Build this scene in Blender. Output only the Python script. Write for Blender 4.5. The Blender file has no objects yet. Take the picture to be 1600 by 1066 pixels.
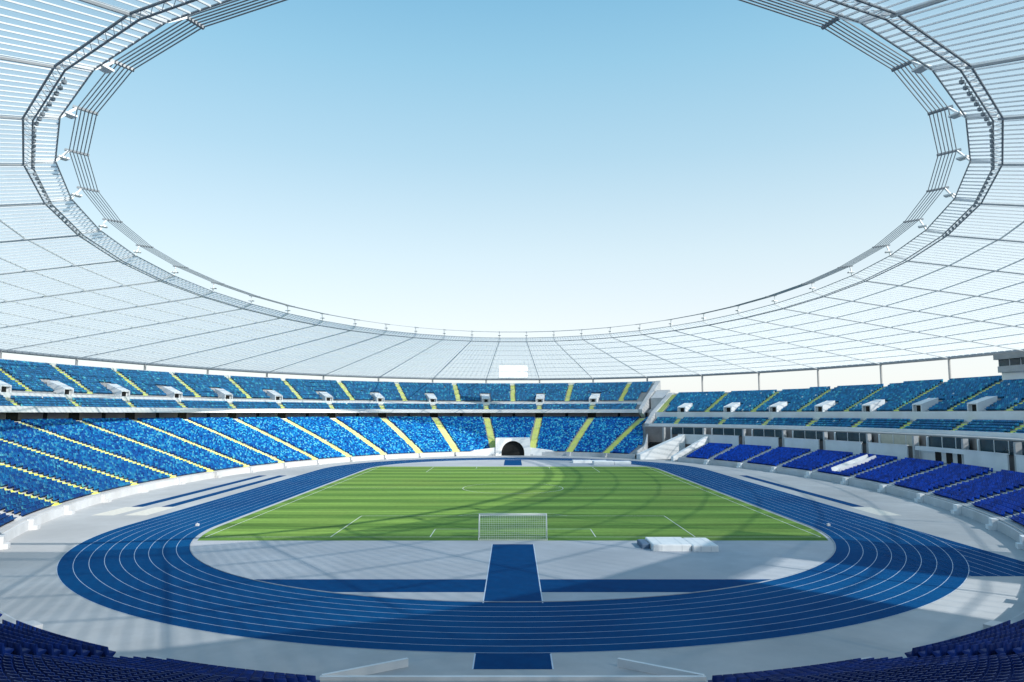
import bpy, math, random
import numpy as np
random.seed(7); RNG = np.random.default_rng(11)
R = math.radians
scn = bpy.context.scene
COL = scn.collection

# ------------------------------------------------------------------ helpers
class MB:
    """collects quads / polys with a material slot each, links them as one mesh"""
    def __init__(s): s.v = []; s.f = []; s.m = []
    def poly(s, pts, m=0):
        n = len(s.v); s.v += [tuple(p) for p in pts]; s.f.append(tuple(range(n, n+len(pts)))); s.m.append(m)
    def hexa(s, b, t, m=0):                     # b, t: four points each, same winding (ccw from above)
        n = len(s.v); s.v += [tuple(p) for p in b] + [tuple(p) for p in t]
        for q in ((3,2,1,0),(4,5,6,7),(0,1,5,4),(1,2,6,5),(2,3,7,6),(3,0,4,7)):
            s.f.append(tuple(n+i for i in q)); s.m.append(m)
    def box(s, x0,y0,z0,x1,y1,z1, m=0):
        s.hexa([(x0,y0,z0),(x1,y0,z0),(x1,y1,z0),(x0,y1,z0)], [(x0,y0,z1),(x1,y0,z1),(x1,y1,z1),(x0,y1,z1)], m)
    def frame_box(s, c, t, n, w, d, h, m=0, z0=0.0):    # box at c: half width w along t, half depth d along n, from z0 to h
        c = np.array(c); t = np.array(t); n = np.array(n); up = np.array((0,0,1.0))
        b = [c-t*w-n*d+up*z0, c+t*w-n*d+up*z0, c+t*w+n*d+up*z0, c-t*w+n*d+up*z0]
        s.hexa(b, [p+up*(h-z0) for p in b], m)
    def beam(s, a, b, w, h=None, m=0, up=(0,0,1)):      # rectangular bar a->b
        a = np.array(a, float); b = np.array(b, float); h = h or w
        d = b-a; d /= max(np.linalg.norm(d), 1e-9)
        r = np.cross(d, up)
        if np.linalg.norm(r) < 1e-4: r = np.cross(d, (1,0,0))
        r /= np.linalg.norm(r); u = np.cross(r, d)
        q = lambda p: [p-r*w/2-u*h/2, p+r*w/2-u*h/2, p+r*w/2+u*h/2, p-r*w/2+u*h/2]
        s.hexa(q(a), q(b), m)
    def tube(s, pts, r, n=6, m=0, closed=False):
        pts = [np.array(p, float) for p in pts]; N = len(pts); base = len(s.v)
        for i in range(N):
            if closed: d = pts[(i+1)%N]-pts[i-1]
            else: d = pts[min(i+1,N-1)]-pts[max(i-1,0)]
            d /= np.linalg.norm(d)
            a = np.cross(d, (0,0,1.0))
            if np.linalg.norm(a) < 1e-3: a = np.cross(d, (1.0,0,0))
            a /= np.linalg.norm(a); b = np.cross(d, a)
            for j in range(n):
                w = 2*math.pi*j/n; s.v.append(tuple(pts[i]+r*(math.cos(w)*a+math.sin(w)*b)))
        for i in range(N if closed else N-1):
            k = (i+1) % N
            for j in range(n):
                s.f.append((base+i*n+j, base+k*n+j, base+k*n+(j+1)%n, base+i*n+(j+1)%n)); s.m.append(m)
        if not closed:
            s.f.append(tuple(base+j for j in range(n))); s.m.append(m)
            s.f.append(tuple(base+(N-1)*n+j for j in reversed(range(n)))); s.m.append(m)
    def build(s, name, mats, parent=None, smooth=False):
        me = bpy.data.meshes.new(name); me.from_pydata(s.v, [], s.f)
        if not isinstance(mats, (list, tuple)): mats = [mats]
        for m in mats: me.materials.append(m)
        me.polygons.foreach_set('material_index', np.array(s.m, dtype=np.int32))
        if smooth: me.polygons.foreach_set('use_smooth', np.ones(len(s.f), dtype=bool))
        me.update()
        o = bpy.data.objects.new(name, me); COL.objects.link(o)
        if parent is not None: o.parent = parent
        return o

def tag(o, label=None, cat=None, group=None, kind=None):
    if label: o['label'] = label
    if cat: o['category'] = cat
    if group: o['group'] = group
    if kind: o['kind'] = kind
    return o
def empty(name, label, cat, group=None, loc=(0,0,0), rz=0.0):
    o = bpy.data.objects.new(name, None); COL.objects.link(o); o.location = loc; o.rotation_euler[2] = rz
    o.empty_display_size = 0.5
    return tag(o, label, cat, group)
def copy_tree(o, parent=None):
    c = o.copy(); COL.objects.link(c); c.parent = parent
    for ch in list(o.children): copy_tree(ch, c)
    return c

# ------------------------------------------------------------------ materials
def srgb(r, g, b):
    f = lambda c: c/12.92 if c <= .04045 else ((c+.055)/1.055)**2.4
    return (f(r/255), f(g/255), f(b/255), 1)
class NT:
    def __init__(s, name):
        s.mat = bpy.data.materials.new(name); s.mat.use_nodes = True
        s.n = s.mat.node_tree.nodes; s.l = s.mat.node_tree.links; s.b = s.n['Principled BSDF']; s.out = s.n['Material Output']
    def add(s, t, **k):
        n = s.n.new(t)
        for a, v in k.items():
            if a in n.inputs.keys(): n.inputs[a].default_value = v
            else: setattr(n, a, v)
        return n
    def link(s, a, b): s.l.new(a, b)
def noisy(name, c1, c2, scale=1.0, rough=0.7, detail=6.0, spec=.3, bump=0.0, c3=None, scale3=.08, stretch=None, lo=.3, hi=.7):
    t = NT(name)
    tc = t.add('ShaderNodeTexCoord'); src = tc.outputs['Object']
    if stretch:
        mp = t.add('ShaderNodeMapping'); mp.inputs['Scale'].default_value = stretch; t.link(src, mp.inputs[0]); src = mp.outputs[0]
    nz = t.add('ShaderNodeTexNoise'); nz.inputs['Scale'].default_value = scale; nz.inputs['Detail'].default_value = detail; nz.inputs['Roughness'].default_value = .65
    t.link(src, nz.inputs['Vector'])
    cr = t.add('ShaderNodeValToRGB'); cr.color_ramp.elements[0].position = lo; cr.color_ramp.elements[1].position = hi
    cr.color_ramp.elements[0].color = c1; cr.color_ramp.elements[1].color = c2
    t.link(nz.outputs[0], cr.inputs[0]); col = cr.outputs[0]
    if c3:
        n3 = t.add('ShaderNodeTexNoise'); n3.inputs['Scale'].default_value = scale3; n3.inputs['Detail'].default_value = 5
        t.link(tc.outputs['Object'], n3.inputs['Vector'])
        r3 = t.add('ShaderNodeValToRGB'); r3.color_ramp.elements[0].position = .42; r3.color_ramp.elements[1].position = .68
        r3.color_ramp.elements[0].color = (0,0,0,1); r3.color_ramp.elements[1].color = (.75,.75,.75,1)
        t.link(n3.outputs[0], r3.inputs[0])
        mx = t.add('ShaderNodeMixRGB'); mx.inputs[2].default_value = c3
        t.link(r3.outputs[0], mx.inputs[0]); t.link(col, mx.inputs[1]); col = mx.outputs[0]
    t.link(col, t.b.inputs['Base Color'])
    t.b.inputs['Roughness'].default_value = rough
    t.b.inputs['Specular IOR Level'].default_value = spec
    if bump:
        bp = t.add('ShaderNodeBump'); bp.inputs['Strength'].default_value = bump; bp.inputs['Distance'].default_value = .02
        t.link(nz.outputs[0], bp.inputs['Height']); t.link(bp.outputs[0], t.b.inputs['Normal'])
    return t.mat
g = lambda v, b=0.0: (v-b*.5, v, v+b, 1)
M = {}
M['earth']   = noisy('earth', g(.16), g(.24), .05)
M['apron']   = noisy('apron_paving', g(.39,.008), g(.47,.01), .35, .8, c3=g(.32,.008), scale3=.05)
M['infield'] = noisy('infield_paving', g(.38,.03), g(.45,.035), .5, .75, c3=g(.33,.03), scale3=.06)
M['track']   = noisy('blue_track', (.0005,.044,.145,1), (.001,.062,.190,1), 2.2, .8, spec=.04, c3=(.002,.078,.215,1), scale3=.07, bump=.05)
M['runway']  = noisy('blue_runway', (.0005,.042,.140,1), (.001,.055,.175,1), 1.0, .8, spec=.04)
M['line']    = noisy('line_paint', g(.70), g(.80), .8, .6)
M['kerb']    = noisy('grey_kerb', (.26,.30,.35,1), (.34,.38,.43,1), 1, .7)
M['lane']    = noisy('lane_paint', (.42,.52,.64,1), (.54,.62,.72,1), .8, .6)
M['sand']    = noisy('sand', (.55,.52,.46,1), (.68,.65,.59,1), 2.0, .9)
M['concrete']= noisy('concrete', g(.40,.01), g(.50,.012), .6, .85, c3=g(.34), scale3=.12)
M['white']   = noisy('white_concrete', g(.74,.01), g(.82,.01), .5, .7, c3=g(.66), scale3=.15)
M['wall']    = noisy('pale_wall', g(.50,.02), g(.60,.02), .5, .75, c3=g(.44), scale3=.2)
M['paint']   = noisy('white_paint', g(.76), g(.82), .4, .45)
M['dark']    = noisy('dark_void', g(.012), g(.02), 1, .9)
M['brown']   = noisy('brown_cladding', (.21,.18,.175,1), (.28,.245,.235,1), .5, .8)
M['yellow']  = noisy('yellow_step_paint', (.68,.74,.10,1), (.80,.84,.17,1), 2.2, .7, c3=(.66,.72,.26,1), scale3=.3)
M['stair']   = noisy('stair_concrete', g(.46), g(.58), 1.2, .8)
M['steel']   = noisy('grey_steel', (.58,.60,.61,1), (.66,.68,.69,1), .6, .5, spec=.4)
M['darksteel']= noisy('dark_steel', (.19,.22,.25,1), (.26,.29,.32,1), .6, .45, spec=.4)
M['rib']     = noisy('pale_rib', g(.78,.01), g(.86,.01), .5, .5)
M['column']  = noisy('grey_column', g(.30), g(.38), .4, .6)
M['glass']   = noisy('dark_window_glass', (.006,.02,.03,1), (.03,.07,.09,1), .22, .2, spec=.35)
M['blind']   = noisy('beige_blind', (.50,.45,.36,1), (.62,.56,.46,1), .8, .6)
M['cover']   = noisy('white_mat_cover', g(.74), g(.82), 1.2, .55, bump=.4)
M['foam']    = noisy('blue_foam', (.08,.14,.22,1), (.12,.18,.27,1), 1.2, .7)
M['screen']  = noisy('pale_screen', g(.74), g(.82), .3, .35)
for _n in M['screen'].node_tree.nodes:
    if _n.type == 'BSDF_PRINCIPLED': _n.inputs['Emission Color'].default_value = (.93,.97,1,1); _n.inputs['Emission Strength'].default_value = .55
M['net']     = noisy('net_cord', g(.72), g(.82), 3, .8)
M['lamp']    = noisy('lamp_housing', g(.74), g(.82), 1, .4)

def mat_grass():
    t = NT('mown_grass')
    tc = t.add('ShaderNodeTexCoord'); sep = t.add('ShaderNodeSeparateXYZ'); t.link(tc.outputs['Object'], sep.inputs[0])
    nz = t.add('ShaderNodeTexNoise'); nz.inputs['Scale'].default_value = .06; nz.inputs['Detail'].default_value = 3
    t.link(tc.outputs['Object'], nz.inputs['Vector'])
    wob = t.add('ShaderNodeMath', operation='MULTIPLY_ADD'); wob.inputs[1].default_value = 1.1; t.link(nz.outputs[0], wob.inputs[0]); t.link(sep.outputs['Y'], wob.inputs[2])
    fr = t.add('ShaderNodeMath', operation='MULTIPLY'); fr.inputs[1].default_value = 2*math.pi/8.4; t.link(wob.outputs[0], fr.inputs[0])
    sn = t.add('ShaderNodeMath', operation='SINE'); t.link(fr.outputs[0], sn.inputs[0])
    st = t.add('ShaderNodeMapRange'); st.inputs[1].default_value = -.45; st.inputs[2].default_value = .45; t.link(sn.outputs[0], st.inputs[0])
    mx = t.add('ShaderNodeMixRGB'); mx.inputs[1].default_value = (.092,.185,.032,1); mx.inputs[2].default_value = (.170,.290,.056,1)
    t.link(st.outputs[0], mx.inputs[0])
    mp = t.add('ShaderNodeMapping'); mp.inputs['Scale'].default_value = (.05,.9,1); t.link(tc.outputs['Object'], mp.inputs[0])
    n2 = t.add('ShaderNodeTexNoise'); n2.inputs['Scale'].default_value = 1.0; n2.inputs['Detail'].default_value = 6; t.link(mp.outputs[0], n2.inputs['Vector'])
    r2 = t.add('ShaderNodeMapRange'); r2.inputs[1].default_value = .3; r2.inputs[2].default_value = .7; r2.inputs[3].default_value = .70; r2.inputs[4].default_value = 1.28; t.link(n2.outputs[0], r2.inputs[0])
    n3 = t.add('ShaderNodeTexNoise'); n3.inputs['Scale'].default_value = .05; n3.inputs['Detail'].default_value = 5; t.link(tc.outputs['Object'], n3.inputs['Vector'])
    m3 = t.add('ShaderNodeMixRGB'); m3.inputs[2].default_value = (.17,.22,.05,1)
    r3 = t.add('ShaderNodeMapRange'); r3.inputs[1].default_value = .5; r3.inputs[2].default_value = .8; r3.inputs[3].default_value = 0; r3.inputs[4].default_value = .6; t.link(n3.outputs[0], r3.inputs[0])
    t.link(r3.outputs[0], m3.inputs[0]); t.link(mx.outputs[0], m3.inputs[1])
    vm = t.add('ShaderNodeVectorMath', operation='MULTIPLY'); t.link(m3.outputs[0], vm.inputs[0]); t.link(r2.outputs[0], vm.inputs[1])
    n5 = t.add('ShaderNodeTexNoise'); n5.inputs['Scale'].default_value = 1.6; n5.inputs['Detail'].default_value = 8; n5.inputs['Roughness'].default_value = .75; t.link(tc.outputs['Object'], n5.inputs['Vector'])
    r5 = t.add('ShaderNodeMapRange'); r5.inputs[1].default_value = .35; r5.inputs[2].default_value = .65; r5.inputs[3].default_value = .85; r5.inputs[4].default_value = 1.15; t.link(n5.outputs[0], r5.inputs[0])
    v2 = t.add('ShaderNodeVectorMath', operation='MULTIPLY'); t.link(vm.outputs[0], v2.inputs[0]); t.link(r5.outputs[0], v2.inputs[1]); vm = v2
    t.link(vm.outputs[0], t.b.inputs['Base Color']); t.b.inputs['Roughness'].default_value = .9; t.b.inputs['Specular IOR Level'].default_value = .15
    return t.mat
M['grass'] = mat_grass()

def mat_roof(name, clear, flat, tint=(.72,.79,.82,1), dif=.3, steep=None):
    """translucent polycarbonate: part see-through, part milky"""
    t = NT(name); t.n.remove(t.b)
    tc = t.add('ShaderNodeTexCoord'); nz = t.add('ShaderNodeTexNoise'); nz.inputs['Scale'].default_value = .12; nz.inputs['Detail'].default_value = 4
    t.link(tc.outputs['Object'], nz.inputs['Vector'])
    mr = t.add('ShaderNodeMapRange'); mr.inputs[1].default_value = .3; mr.inputs[2].default_value = .7
    mr.inputs[3].default_value = -.06; mr.inputs[4].default_value = .06; t.link(nz.outputs[0], mr.inputs[0])
    lw = t.add('ShaderNodeLayerWeight'); lw.inputs[0].default_value = .5          # longer path through the sheet at a flat angle: milkier
    m0 = t.add('ShaderNodeMapRange'); m0.inputs[1].default_value = .55; m0.inputs[2].default_value = .97; m0.inputs[3].default_value = clear; m0.inputs[4].default_value = flat
    t.link(lw.outputs['Facing'], m0.inputs[0]); ad = t.add('ShaderNodeMath', operation='ADD'); t.link(m0.outputs[0], ad.inputs[0]); t.link(mr.outputs[0], ad.inputs[1]); mr = ad
    tr = t.add('ShaderNodeBsdfTransparent'); tr.inputs[0].default_value = (.93,.97,1,1)
    tl = t.add('ShaderNodeBsdfTranslucent'); tl.inputs[0].default_value = tint
    df = t.add('ShaderNodeBsdfDiffuse'); df.inputs[0].default_value = tint
    if steep:
        cm = t.add('ShaderNodeMixRGB'); cm.inputs[1].default_value = steep; cm.inputs[2].default_value = tint
        c0 = t.add('ShaderNodeMapRange'); c0.inputs[1].default_value = .60; c0.inputs[2].default_value = .88; t.link(lw.outputs['Facing'], c0.inputs[0])
        t.link(c0.outputs[0], cm.inputs[0]); t.link(cm.outputs[0], tl.inputs[0]); t.link(cm.outputs[0], df.inputs[0])
    m1 = t.add('ShaderNodeMixShader'); m1.inputs[0].default_value = dif; t.link(tl.outputs[0], m1.inputs[1]); t.link(df.outputs[0], m1.inputs[2])
    m2 = t.add('ShaderNodeMixShader'); t.link(mr.outputs[0], m2.inputs[0]); t.link(m1.outputs[0], m2.inputs[1]); t.link(tr.outputs[0], m2.inputs[2])
    t.link(m2.outputs[0], t.out.inputs[0]); return t.mat
M['poly'] = mat_roof('polycarbonate', .57, .15, steep=(.42,.50,.55,1), tint=(.93,.92,.89,1))
M['dimming'] = mat_roof('added_dimming_panel', .11, .06, tint=(.30,.33,.36,1))  # added for the unseen near bays, dense and grey to darken the near ground
M['beam_pane'] = mat_roof('added_beam_pane', .92, .85)  # added pane, out of view, that lets a sun patch through

def mat_seat():
    t = NT('seat_plastic')
    at = t.add('ShaderNodeAttribute'); at.attribute_name = 'seat_colour'
    t.link(at.outputs['Color'], t.b.inputs['Base Color']); t.b.inputs['Roughness'].default_value = .6; t.b.inputs['Specular IOR Level'].default_value = .15
    return t.mat
M['seats'] = mat_seat()
M['navy'] = noisy('navy_seat_plastic', (.003,.018,.13,1), (.005,.030,.20,1), 1.5, .45, spec=.3)

# ------------------------------------------------------------------ bowl geometry
A0, B0 = 64.5, 103.3
def tau_t(d, K):
    tau = np.asarray(K, float)*R(9.0)
    return tau + (.078+.0011*np.asarray(d, float))*np.sin(2*tau) + .011*np.sin(4*tau)
def E(d, K, z=0.0):                      # point of the bowl: offset d behind the front wall, station K (0 far end, + right, 20 near)
    t = tau_t(d, K); c = np.cos(t)
    return np.stack(np.broadcast_arrays((A0+d)*np.sin(t), (B0+d)*c-np.minimum(c, 0)*2.9, z), -1)
def tangent(d, K):
    a = E(d, K+.01)-E(d, K-.01); return a/np.linalg.norm(a, axis=-1, keepdims=True)
def inward(d, K):
    t = tangent(d, K); return np.stack([t[...,1], -t[...,0], 0*t[...,0]], -1)*1.0
_c = E(10., 5.0); assert np.dot(inward(10., 5.0), -_c) > 0 or True
def inw(d, K):
    n = inward(d, K); c = E(d, K); s = np.sign(np.sum(n*-c, -1, keepdims=True)); return n*s

def sweep(mb, prof, K0, K1, step=.25, closed=False, caps=True, m=0, kfun=None):
    n = max(1, int(round((K1-K0)/step))); Ks = np.linspace(K0, K1, n+1); P = len(prof); base = len(mb.v)
    for i, K in enumerate(Ks):
        for d, z in prof:
            k = K
            if kfun: k = kfun(K, d, i/n)
            mb.v.append(tuple(E(d, k, z)))
    for i in range(n):
        for j in range(P if closed else P-1):
            j2 = (j+1) % P
            mb.f.append((base+i*P+j, base+i*P+j2, base+(i+1)*P+j2, base+(i+1)*P+j)); mb.m.append(m)
    if closed and caps:
        mb.f.append(tuple(base+j for j in range(P))); mb.m.append(m)
        mb.f.append(tuple(base+n*P+j for j in reversed(range(P)))); mb.m.append(m)

def step_prof(rows, pitch):              # rows [(d front of tread, z)] -> stepped line
    p = []
    for i, (d, z) in enumerate(rows): p += [(d, z), (d+pitch, z)]
    return p

LOW_L = [(.9+.8*i, 1.3+.262*i) for i in range(41)]
LOW_R = [(.9+.8*i, 1.3+.27*i) for i in range(13)]
UPA_L = [(32.1+.76*j, 14.15+.55*j) for j in range(5)]
UPB_L = [(37.6+.78*j, 18.2+.49*j) for j in range(14)]
UPA_R = [(21.1+.85*j, 9.75+.5*j) for j in range(5)]
UPB_R = [(26.9+.8*j, 14.1+.40*j) for j in range(16)]
# horseshoe of the curved stand: station +3.3 at the far right round the left side to the near right corner (-25 = +15)
KL0, KL1 = -25.0, 2.45
KLOW1 = 3.35
KR0, KR1 = 2.95, 15.0
KRL0 = 4.62
KUR1 = 14.6
def low_end(d): return KLOW1-.62*min(1, max(0, (d-6)/20.))

def stairs(mb, rows, pitch, K, half, sub=2, lift=0.0, m=0, last=True):
    for i, (d, z) in enumerate(rows):
        z2 = rows[i+1][1] if i+1 < len(rows) else z
        for s in range(sub):
            d0 = d+pitch*s/sub; d1 = d+pitch*(s+1)/sub
            zz = z+(z2-z)*s/sub+.03+lift
            c0, c1 = E(d0, K, 0.0), E(d1, K, 0.0); t0, t1 = tangent(d0, K), tangent(d1, K); up = np.array((0,0,1.))
            b = [c0-t0*half, c0+t0*half, c1+t1*half, c1-t1*half]
            mb.hexa([p+up*(z-.05) for p in b], [p+up*zz for p in b], m)

# ------------------------------------------------------------------ ground, track, pitch
def oval(r, L, n=64):                     # closed loop, ccw
    p = []
    for i in range(n+1):
        a = -math.pi+math.pi*i/n; p.append((r*math.cos(a), -L+r*math.sin(a)))
    for i in range(n+1):
        a = math.pi*i/n; p.append((r*math.cos(a), L+r*math.sin(a)))
    return p
LS, RI = 44.2, 36.0; LW = 1.235; NL = 9; RO = RI+LW*NL
def sheet(name, pts, z, mat, kind='structure', th=0):
    mb = MB(); mb.poly([(x, y, z) for x, y in pts]); o = mb.build(name, mat); o['kind'] = kind; return o
def band(mb, r0, r1, z, n=64, m=0):
    a = oval(r0, LS, n); b = oval(r1, LS, n); N = len(a)
    for i in range(N):
        j = (i+1) % N; mb.poly([(*a[i], z), (*b[i], z), (*b[j], z), (*a[j], z)], m)

sheet('ground', [(-3000,-3000),(3000,-3000),(3000,3000),(-3000,3000)], -.02, M['earth'])
sheet('apron', [tuple(E(3.0, K)[:2]) for K in np.linspace(-20, 20, 161)[:-1]][::-1], 0.0, M['apron'])
mb = MB(); band(mb, RI, RO, .012)
# sprint chute on the right
mb2 = MB(); mb2.poly([(RI+.02,-LS,.008),(RI+.02,-71.8,.008),(RO-.0,-71.8,.008),(RO,-LS,.008)])
o = mb.build('running_track', M['track']); o['kind'] = 'structure'
o = mb2.build('sprint_chute', M['track']); o['kind'] = 'structure'
sheet('infield', [p for p in oval(RI-.15, LS)], .004, M['infield'])
# chord band (steeplechase lane) and javelin runways at the near end, small runway at the far end
def circ_x(y, r=RI): return math.sqrt(max(0, r*r-(abs(y)-LS)**2))
mb = MB(); N = 24
ys = np.linspace(-77.2, -72.9, 12)
for i in range(11):
    y0, y1 = ys[i], ys[i+1]; x0, x1 = circ_x(y0)-.02, circ_x(y1)-.02
    mb.poly([(-x0,y0,.008),(x0,y0,.008),(x1,y1,.008),(-x1,y1,.008)])
o = mb.build('crossing_lane', M['runway']); o['kind'] = 'structure'
mb = MB()
for s in (0,):
    mb.poly([(-2.15,-80.4,.0125),(2.15,-80.4,.0125),(2.15,-56.9,.0125),(-2.15,-56.9,.0125)])
    mb.poly([(-2.15,-93.9,.008),(2.15,-93.9,.008),(2.15,-91.0,.008),(-2.15,-91.0,.008)])
o = mb.build('javelin_runway', M['runway']); o['kind'] = 'structure'
mb = MB(); mb.poly([(-2.4,57.5,.008),(2.4,57.5,.008),(2.4,80.2,.008),(-2.4,80.2,.008)])
o = mb.build('far_runway', M['runway']); o['kind'] = 'structure'
mb = MB()
for s in (1, -1):
    x = 2.15*s
    mb.poly([(x-.04,-80.4,.0165),(x+.04,-80.4,.0165),(x+.04,-56.9,.0165),(x-.04,-56.9,.0165)])
    mb.poly([(x-.04,-93.9,.0125),(x+.04,-93.9,.0125),(x+.04,-91.4,.0125),(x-.04,-91.4,.0125)])
o = mb.build('runway_lines', M['lane']); o['kind'] = 'structure'
# jump runways beside the straights, with their sand pits
for nm, x in (('outer', -55.0), ('inner', -50.6), ('right', 50.6)):
    sheet('jump_runway', [(x-.85,-26.5),(x+.85,-26.5),(x+.85,27),(x-.85,27)], .006, M['runway'])
    sheet('sand_pit', [(x-1.5,-35.5),(x+1.5,-35.5),(x+1.5,-26.9),(x-1.5,-26.9)], .006, M['sand'])
# lane lines
mb = MB(); LWD = .042
for i in range(1, NL+1):
    r = RI+LW*i-(LWD/2 if i == NL else 0); band(mb, r-LWD/2, r+LWD/2, .016, 96)
for i in range(0, NL+1):
    x = RI+LW*i; mb.poly([(x-LWD/2,-71.8,.012),(x+LWD/2,-71.8,.012),(x+LWD/2,-LS-1,.012),(x-LWD/2,-LS-1,.012)])
o = mb.build('lane_lines', M['lane']); o['kind'] = 'structure'
mb = MB()
a = oval(RI-.09, LS, 96); b = oval(RI, LS, 96)
for i in range(len(a)):
    j = (i+1) % len(a)
    mb.hexa([(*a[i],0),(*b[i],0),(*b[j],0),(*a[j],0)], [(*a[i],.06),(*b[i],.06),(*b[j],.06),(*a[j],.06)])
o = mb.build('track_kerb', M['kerb']); o['kind'] = 'structure'
# pitch
GY0, GY1 = -54.7, 53.6
pg = []
for y in np.linspace(GY0, -LS, 10): pg.append((circ_x(y, RI-.5), y))
for y in np.linspace(LS, GY1, 10): pg.append((circ_x(y, RI-.5), y))
pg = pg + [(-x, y) for x, y in reversed(pg)]
o = sheet('pitch_grass', pg, .010, M['grass'])
mb = MB()
def pl(x0,y0,x1,y1): mb.poly([(x0,y0,.018),(x1,y0,.018),(x1,y1,.018),(x0,y1,.018)])
w = .04
for s in (1, -1):
    pl(34*s-w, -52.5, 34*s+w, 52.5); pl(-34, 52.5*s-w, 34, 52.5*s+w)
    for hx, dy in ((20.16,16.5),(9.16,5.5)):
        for q in (1,-1): pl(q*hx-w, min(52.5*s, (52.5-dy)*s), q*hx+w, max(52.5*s, (52.5-dy)*s))
        pl(-hx, (52.5-dy)*s-w, hx, (52.5-dy)*s+w)
    pts = []
    for i in range(25):
        a_ = R(-53+106*i/24); pts.append((9.15*math.sin(a_), s*(41.5-9.15*math.cos(a_))))
    for i in range(24):
        (x0,y0),(x1,y1) = pts[i], pts[i+1]; mb.poly([(x0,y0-w,.018),(x1,y1-w,.018),(x1,y1+w,.018),(x0,y0+w,.018)])
pl(-34,-w,34,w)
for i in range(64):
    a0, a1 = 2*math.pi*i/64, 2*math.pi*(i+1)/64
    mb.poly([((9.15-w)*math.cos(a0),(9.15-w)*math.sin(a0),.022),((9.15+w)*math.cos(a0),(9.15+w)*math.sin(a0),.022),((9.15+w)*math.cos(a1),(9.15+w)*math.sin(a1),.022),((9.15-w)*math.cos(a1),(9.15-w)*math.sin(a1),.022)])
o = mb.build('pitch_lines', M['line']); o['kind'] = 'structure'

# ------------------------------------------------------------------ seats
SEAT_P = [(.0,.0),(.0,.40),(.05,.43),(.40,.43),(.40,.46),(.10,.47),(.05,.52),(-.03,.86),(-.08,.86),(-.06,.45)]   # side view: (forward, up)
SP = [(-.02,.0),(.06,.0),(.06,.38),(.42,.40),(.42,.45),(.07,.45),(-.03,.84),(-.08,.84),(-.02,.42)]
SW = .225
def seat_arrays(P, N, Z, H=None):
    """vertices/faces of many seats: P (n,2) positions, N (n,2) facing, Z (n)"""
    prof = np.array([(-.04,.0),(.40,.40),(.40,.45),(.05,.45),(-.04,.80),(-.09,.80)]); m = len(prof)
    T = np.stack([-N[:,1], N[:,0]], -1)
    V = np.zeros((len(P), 2*m, 3)); hs = 1.0 if H is None else H[:, None]
    for j, (fw, up) in enumerate(prof):
        for s, off in ((0, -SW), (1, SW)):
            V[:, j+s*m, :2] = P + N*fw + T*off; V[:, j+s*m, 2] = Z+up*(1 if H is None else H)
    F = [(j, (j+1) % m, (j+1) % m+m, j+m) for j in range(m)]
    return V, F, m
ALL = []          # (P, N, Z, colour)
def arc_positions(d, K0, K1, spacing=.5):
    n = max(2, int((K1-K0)*40)); Ks = np.linspace(K0, K1, n); pts = E(d, Ks)
    s = np.concatenate([[0], np.cumsum(np.linalg.norm(np.diff(pts, axis=0), axis=1))])
    cnt = int(s[-1]/spacing); ss = (np.arange(cnt)+.5)*s[-1]/max(cnt, 1)
    return np.interp(ss, s, Ks), Ks, s
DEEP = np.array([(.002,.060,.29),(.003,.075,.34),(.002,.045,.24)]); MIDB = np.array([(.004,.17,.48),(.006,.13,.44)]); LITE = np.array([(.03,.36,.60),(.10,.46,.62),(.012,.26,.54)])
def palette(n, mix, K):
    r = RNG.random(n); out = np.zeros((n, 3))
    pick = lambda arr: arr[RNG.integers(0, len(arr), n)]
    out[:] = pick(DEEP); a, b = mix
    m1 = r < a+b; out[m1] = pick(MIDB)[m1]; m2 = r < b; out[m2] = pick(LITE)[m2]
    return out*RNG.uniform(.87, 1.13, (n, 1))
def add_row(d, z, K0, K1, aisles, mode, gap=None, block=None):
    gap = gap or {'L': 1.5, 'UL': 1.05, 'UR': 1.1, 'R': 1.3}.get(mode, 1.8)
    Ks, Kd, sd = arc_positions(d+.42, K0, K1)
    if len(Ks) == 0: return
    s = np.interp(Ks, Kd, sd); ok = np.ones(len(Ks), bool)
    for a in aisles:
        if Kd[0]-.3 < a < Kd[-1]+.3:
            sa = np.interp(a, Kd, sd); ok &= np.abs(s-sa) > gap
    if block is not None:
        for k, hw in block: ok &= np.abs(s-np.interp(k, Kd, sd)) > hw
    if mode != 'near': ok &= RNG.random(len(Ks)) > .004
    Ks = Ks[ok]; pos = E(d+.42, Ks); N = inw(d+.42, Ks)
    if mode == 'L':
        mixK = np.clip((Ks+14)/9., 0, 1)[:, None]; c = palette(len(Ks), (.36, .27), Ks); c = (c*mixK+palette(len(Ks), (.25, .07), Ks)*(1-mixK)*.45)*.9  # towards the left the palette darkens: roof shade put into the seat colour
    elif mode == 'UL': c = palette(len(Ks), (.42, .10), Ks)*.72+np.array((.034,.100,.088))  # teal lift: haze and roof shade put into the upper seats' colour
    elif mode == 'UR': c = palette(len(Ks), (.45, .12), Ks)*.72+np.array((.024,.098,.085)); wsel = RNG.random(len(Ks)) < .006; c[wsel] = (.5,.62,.66)  # same haze lift in the colour, slightly weaker
    elif mode == 'R': c = np.tile(np.array((.0008,.054,.40)), (len(Ks), 1))*RNG.uniform(.55, 1.4, (len(Ks), 1))
    else: c = np.tile(np.array((.003,.024,.165)), (len(Ks), 1))*RNG.uniform(.7, 1.3, (len(Ks), 1))
    ALL.append((pos[:, :2], N[:, :2], np.full(len(Ks), z), c, np.full(len(Ks), d), Ks))
AIS = [k+.5 for k in range(-25, 16)]
UAI = [float(k) for k in range(-25, 16)]
TUN = [(0.0, 6.1)]
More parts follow.
